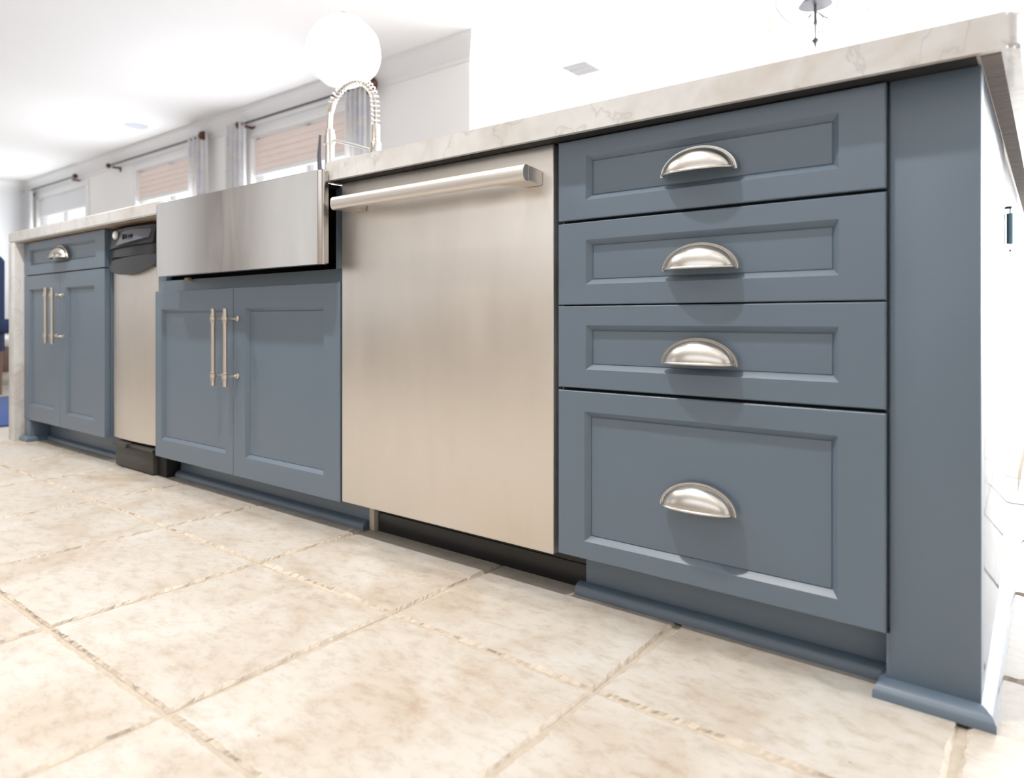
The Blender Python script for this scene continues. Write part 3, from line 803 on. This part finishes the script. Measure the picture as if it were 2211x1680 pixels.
# ---- trash compactor
t = thing('trash_compactor', (-1.865, 0.3, 0), 'narrow steel trash compactor with dark curved control panel', 'trash compactor')
TX0, TX1 = -2.0390, -1.6960
def curved_panel(b, x0, x1, y, bulge, z0f, z1f, th=0.02, n=24, tilt=0.0):
    V = []
    for k in range(n + 1):
        u = k / n; x = x0 + (x1 - x0) * u; yb = y - bulge * math.sin(u * PI) ** 0.7
        z0, z1 = z0f(u), z1f(u)
        V.append([b.verts.new((x, yb - tilt, z0)), b.verts.new((x, yb, z1)), b.verts.new((x, y + th, z1)), b.verts.new((x, y + th, z0))])
    for k in range(n):
        for j in range(4): b.faces.new((V[k][j], V[k + 1][j], V[k + 1][(j + 1) % 4], V[k][(j + 1) % 4]))
    b.faces.new(V[0]); b.faces.new(V[-1])
    return b
b = bm_new(); box(b, TX0 + 0.02, TX1 - 0.004, 0.045, 0.58, 0.045, 0.838, 0.002); box(b, TX0 + .026, TX1 - .004, 0.02, 0.05, 0.70, 0.838, .004)
part('body', b, M['void'], t)
b = bm_new(); curved_panel(b, TX0 + 0.012, TX1 - 0.002, 0.024, 0.010, lambda u: 0.099, lambda u: 0.690, 0.02)
part('drawer_front', b, M['steel_dw'], t, angle=50)
b = bm_new(); curved_panel(b, TX0 + 0.004, TX1, 0.018, 0.024, lambda u: 0.700 - 0.032 * math.sin(u * PI) ** 0.8, lambda u: 0.722 + 0.012 * u, 0.024, tilt=0.006)
part('drawer_handle', b, M['darkgrey'], t, angle=50)
b = bm_new(); curved_panel(b, TX0 + 0.008, TX1 - 0.002, 0.020, 0.020, lambda u: 0.735 - 0.004 * math.sin(u * PI), lambda u: 0.829, 0.025, tilt=0.004)
cp = part('control_panel', b, M['blackp'], t, angle=50)
b = bm_new(); curved_panel(b, TX0 + 0.018, TX1 - 0.006, 0.016, 0.022, lambda u: 0.762 + 0.006 * u, lambda u: 0.822 - 0.004 * abs(math.sin(u * 2.2 * PI)), 0.012, tilt=0.010)
part('bezel', b, M['darkgrey'], cp, angle=50)
b = bm_new(); curved_panel(b, TX0 + 0.078, TX1 - 0.02, 0.011, 0.0225, lambda u: 0.768 + 0.018 * u ** 2, lambda u: 0.806 + 0.011 * math.sin(min(1, u * 1.5) * PI * 0.62), 0.01, tilt=0.012)
part('console', b, M['midgrey'], cp, angle=50)
b = bm_new(); lathe(b, [(0.014, 0.0), (0.014, -0.006), (0.010, -0.009), (0.006, -0.009), (0.002, -0.009)], (-1.930, -0.010, 0.806), 20, 'Y'); part('knob', b, mat('white_knob', (0.72, 0.73, 0.72), 0.3), cp)
for k, (w_, h_) in enumerate(((0.006, 0.018), (0.006, 0.014), (0.012, 0.008), (0.006, 0.010))):
    b = bm_new(); x = -1.855 + k * 0.018; box(b, x, x + w_, -0.0245, -0.008, 0.795 - h_ / 2, 0.795 + h_ / 2, 0.001); part('button', b, M['blackp'], cp)
b = bm_new(); box(b, TX0 + 0.048, TX1 - 0.02, 0.014, 0.10, 0.004, 0.078, 0.004); box(b, -2.06, -1.70, 0.06, 0.09, 0.078, 0.096, .002)
part('kick_base', b, M['pedal'], t)
b = bm_new(); prism(b, [(-0.006, 0.076), (0.03, 0.084), (0.03, 0.093), (-0.006, 0.089)], 'X', -1.972, -1.868, 0.0015); prism(b, [(0.004, 0.080), (0.03, 0.083), (0.03, 0.090), (0.004, 0.088)], 'X', -1.868, -1.70, 0.001)
part('foot_pedal', b, M['pedal'], t)
b = bm_new(); box(b, TX1 - 0.02, TX1 + 0.040, 0.030, 0.12, 0.001, 0.094, 0.002); part('leveling_block', b, M['void'], t)
b = bm_new(); box(b, TX0 - 0.002, TX0 + 0.008, 0.046, 0.060, 0.10, 0.838, 0.001); box(b, TX1 - 0.0035, TX1 + 0.0005, 0.022, 0.045, 0.10, 0.838, .0005); part('side_flange', b, M['cream'], t, label='thin pale side flange')

# ---- left cabinet
LX0, LX1, LM = -2.8330, -2.0480, -2.4500
t = thing('narrow_cabinet', (-2.44, 0.3, 0), 'far left blue grey cabinet with one drawer over two doors', 'cabinet')
b = bm_new(); box(b, LX0, -2.0440, 0.0215, 0.60, 0.100, 0.842, 0.0008); part('carcass', b, M['paint'], t)
d = part('drawer', front_mesh(LX0, LX1, 0.7030, 0.8400, (0.066, 0.074, 0.036, 0.030)), M['paint'], t, angle=20); cup(d, -2.4375, 0.7540, 1.18)
d1 = part('door', front_mesh(LX0, LM - 0.001, 0.0920, 0.6990, (0.060, 0.064, 0.062, 0.056)), M['paint'], t, angle=20)
d2 = part('door', front_mesh(LM + 0.001, LX1, 0.0920, 0.6990, (0.060, 0.084, 0.054, 0.058)), M['paint'], t, angle=20)
bar(d1, -2.4810, 0.5320); bar(d2, -2.4160, 0.5300)
b = bm_new(); box(b, -2.8330, -2.7740, 0.002, 0.078, 0.0, 0.0915, 0.001); part('foot', b, M['paint'], t)
b = bm_new(); shoe(b, 'X', -2.841, -2.774, 0.002, -1, 0.022, 0.018, 0, 1); shoe(b, 'Y', 0.002, 0.076, -2.774, 1, 0.022, 0.018, 1, 0); part('shoe_moulding', b, M['paint'], t, angle=60)
b = bm_new(); box(b, -2.7735, -2.0440, 0.078, 0.094, 0.0, 0.0995, 0.0008); part('toe_kick', b, M['paint'], t)
b = bm_new(); shoe(b, 'X', -2.757, -2.0440, 0.078, -1, 0.020, 0.018); part('shoe_moulding', b, M['paint'], t, angle=60)

# ---- worktop with waterfall end
CT0, CT1 = 0.8440, 0.8885
CL, CR, CF, CB = -2.9080, 0.5440, -0.035, 1.70
t = thing('worktop', (-1.1, 0.8, CT0), 'long cream veined marble worktop over the whole island, cut out at the sink', 'worktop')
b = bm_new()
r_ = 0.014
pl = [(CL, CF)] + [(-1.5580 - r_ + r_ * math.sin(k * PI / 12), CF + r_ - r_ * math.cos(k * PI / 12)) for k in range(7)] + [(-1.558, 0.445), (-0.775, 0.445)] + \
     [(-0.7750 + 0.020 - 0.020 * math.cos(k * PI / 12), CF + 0.020 - 0.020 * math.sin(k * PI / 12)) for k in range(7)] + \
     [(CR - r_ + r_ * math.sin(k * PI / 12), CF + r_ - r_ * math.cos(k * PI / 12)) for k in range(7)] + [(CR, CB), (CL, CB)]
prism(b, pl, 'Z', CT0, CT1)
bmesh.ops.bevel(b, geom=[e for e in b.edges if abs(e.verts[0].co.z - e.verts[1].co.z) < 1e-5], offset=0.0045, segments=3, affect='EDGES', clamp_overlap=True)
part('slab', b, M['marble'], t, angle=40)
b = bm_new(); box(b, CL, -2.8420, CF, CB, 0.0, CT0 - 0.0002, 0.002); part('waterfall_end', b, M['marble'], t)
b = bm_new(); box(b, -2.835, -1.60, -0.012, 1.1, 0.8425, CT0 + 0.0005); part('underlay', b, M['ply'], t)
b = bm_new(); box(b, -0.755, PX1 - 0.003, -0.024, 1.1, 0.8425, CT0 + 0.0005); part('underlay', b, M['shade_board'], t)  # board blackened to paint the shaded gap above drawers and dishwasher
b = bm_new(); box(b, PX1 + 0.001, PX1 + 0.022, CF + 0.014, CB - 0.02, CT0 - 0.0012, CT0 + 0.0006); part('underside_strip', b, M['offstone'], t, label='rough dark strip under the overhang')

# ---- faucet
FX, FYY = -1.412, 0.50
t = thing('faucet', (FX, FYY, CT1), 'tall brushed nickel spring faucet standing behind the sink', 'faucet')
b = bm_new(); lathe(b, [(0.028, 0.0), (0.028, 0.008), (0.018, 0.014), (0.0165, 0.20), (0.0165, 0.285), (0.0165, 0.300), (0.011, 0.302)], (FX, FYY, CT1), 24); part('column', b, M['chrome'], t)
RC = 0.118; CXc = FX + RC; ZC = 1.235
path = [(FX, FYY, z) for z in (CT1 + 0.30, 1.20, 1.22)]
arc_ = [(CXc - RC * math.cos(PI * k / 36), FYY, ZC + 0.098 * math.sin(PI * k / 36)) for k in range(37)]
tail = [(CXc + RC + 0.002, FYY, z) for z in (1.21, 1.18, 1.15)]
b = bm_new(); tube(b, [(FX, FYY, CT1 + 0.29), (FX + 0.001, FYY, 1.22), (FX + 0.006, FYY, 1.265)], 0.0100, 14); part('riser', b, M['chrome'], t)
full = arc_[5:] + tail
b = bm_new(); tube(b, [arc_[3]] + full, 0.0042, 10); part('hose', b, M['hose'], t)
# spring coil
b = bm_new()
P_ = [Vector(p) for p in full]
cum = [0]
for i in range(1, len(P_)): cum.append(cum[-1] + (P_[i] - P_[i - 1]).length)
tot = cum[-1]; turns = 24; steps = turns * 14; pts = []
for s in range(steps + 1):
    d_ = tot * s / steps; i = max(k for k in range(len(cum)) if cum[k] <= d_ + 1e-9); i = min(i, len(P_) - 2)
    f_ = (d_ - cum[i]) / max(1e-9, cum[i + 1] - cum[i]); c_ = P_[i].lerp(P_[i + 1], f_)
    tg = (P_[i + 1] - P_[i]).normalized(); n1 = Vector((0, 1, 0)); n2 = tg.cross(n1)
    a_ = 2 * PI * turns * s / steps
    pts.append(c_ + (n1 * math.cos(a_) + n2 * math.sin(a_)) * 0.0132)
tube(b, pts, 0.0024, 6); part('spring', b, M['chrome'], t, angle=80)
a3 = Vector(arc_[2]); a6 = Vector(arc_[7])
b = bm_new(); tube(b, [a3, a3.lerp(a6, 0.5), a6], 0.0130, 16); part('spring_collar', b, M['chrome'], t)
b = bm_new(); SXp = CXc + RC + 0.002
lathe(b, [(0.0145, 0.0), (0.0150, -0.02), (0.0150, -0.055), (0.019, -0.060), (0.019, -0.085), (0.023, -0.115), (0.021, -0.125), (0.005, -0.126)], (SXp, FYY, 1.165), 20); part('spray_head', b, M['chrome'], t)
b = bm_new()
for k in range(9): lathe(b, [(0.0145, -0.0015), (0.0165, 0), (0.0145, 0.0015)], (SXp, FYY, 1.160 - k * 0.005), 18)
part('grip_rings', b, M['champagne'], t)
b = bm_new(); tube(b, [(FX, FYY, 1.155), (FX + 0.12, FYY, 1.118), (SXp - 0.012, FYY, 1.082)], 0.0048, 10); part('support_arm', b, M['chrome'], t)
b = bm_new(); lathe(b, [(0.0165, 0.0), (0.0195, 0.002), (0.0195, 0.036), (0.0165, 0.038)], (FX, FYY, 1.135), 20); part('arm_collar', b, M['chrome'], t)
b = bm_new(); tube(b, [(FX - 0.016, FYY - 0.01, 1.04), (FX - 0.030, FYY - 0.02, 1.05), (FX - 0.031, FYY - 0.022, 1.10), (FX - 0.026, FYY - 0.022, 1.17)], [0.006, 0.008, 0.007, 0.004], 10); part('lever', b, M['iron'], t)

# ---- little tube hanging on the end panel
HY = 0.617
t = thing('hanging_tube', (PX1 + 0.006, HY, 0.665), 'small teal grey tube hanging on the bright island side', 'hanging ornament')
b = bm_new(); lathe(b, [(0.002, 0.0), (0.0055, 0.001), (0.0055, 0.059), (0.002, 0.060)], (PX1 + 0.0065, HY, 0.662), 16); part('tube', b, M['tealmetal'], t)
b = bm_new(); tube(b, [(PX1 + 0.0065, HY, 0.720), (PX1 + 0.0065, HY, 0.731)], 0.0008, 6); box(b, PX1, PX1 + 0.009, HY - 0.004, HY + 0.004, 0.731, 0.735, 0.001); part('hook', b, M['iron'], t)
b = bm_new(); tube(b, [(PX1 + 0.0065, HY, 0.663), (PX1 + 0.0065, HY, 0.650)], 0.0008, 6); lathe(b, [(0.0005, -0.003), (0.002, 0), (0.0005, 0.003)], (PX1 + 0.0065, HY, 0.649), 10); part('pull', b, M['iron'], t)

# plant by the glass doors
t = thing('potted_plant', (3.1, 7.4, 0), 'green plant in a white pot by the bright glass doors', 'plant')
b = bm_new(); lathe(b, [(0.12, 0), (0.17, 0.30), (0.165, 0.31), (0.15, 0.29), (0.002, 0.28)], (3.1, 7.4, 0), 24); part('pot', b, M['white'], t)
b = bm_new()
for k in range(46):
    a = rr.uniform(0, 2 * PI); el = rr.uniform(0.3, 1.4); L_ = rr.uniform(0.25, 0.5)
    p0 = Vector((3.1, 7.4, 0.3)); dr = Vector((math.cos(a) * math.cos(el), math.sin(a) * math.cos(el), math.sin(el)))
    sd = Vector((-math.sin(a), math.cos(a), 0)) * 0.03
    m_ = p0 + dr * L_ * 0.6; e_ = p0 + dr * L_ + Vector((0, 0, -0.05))
    vs = [b.verts.new(v) for v in (p0, m_ + sd, e_, m_ - sd)]; b.faces.new(vs)
bmesh.ops.solidify(b, geom=b.faces[:], thickness=0.003)
part('foliage', b, mat('leaf_green', (0.10, 0.25, 0.05), 0.5, noise=(9, 0.3)), t)
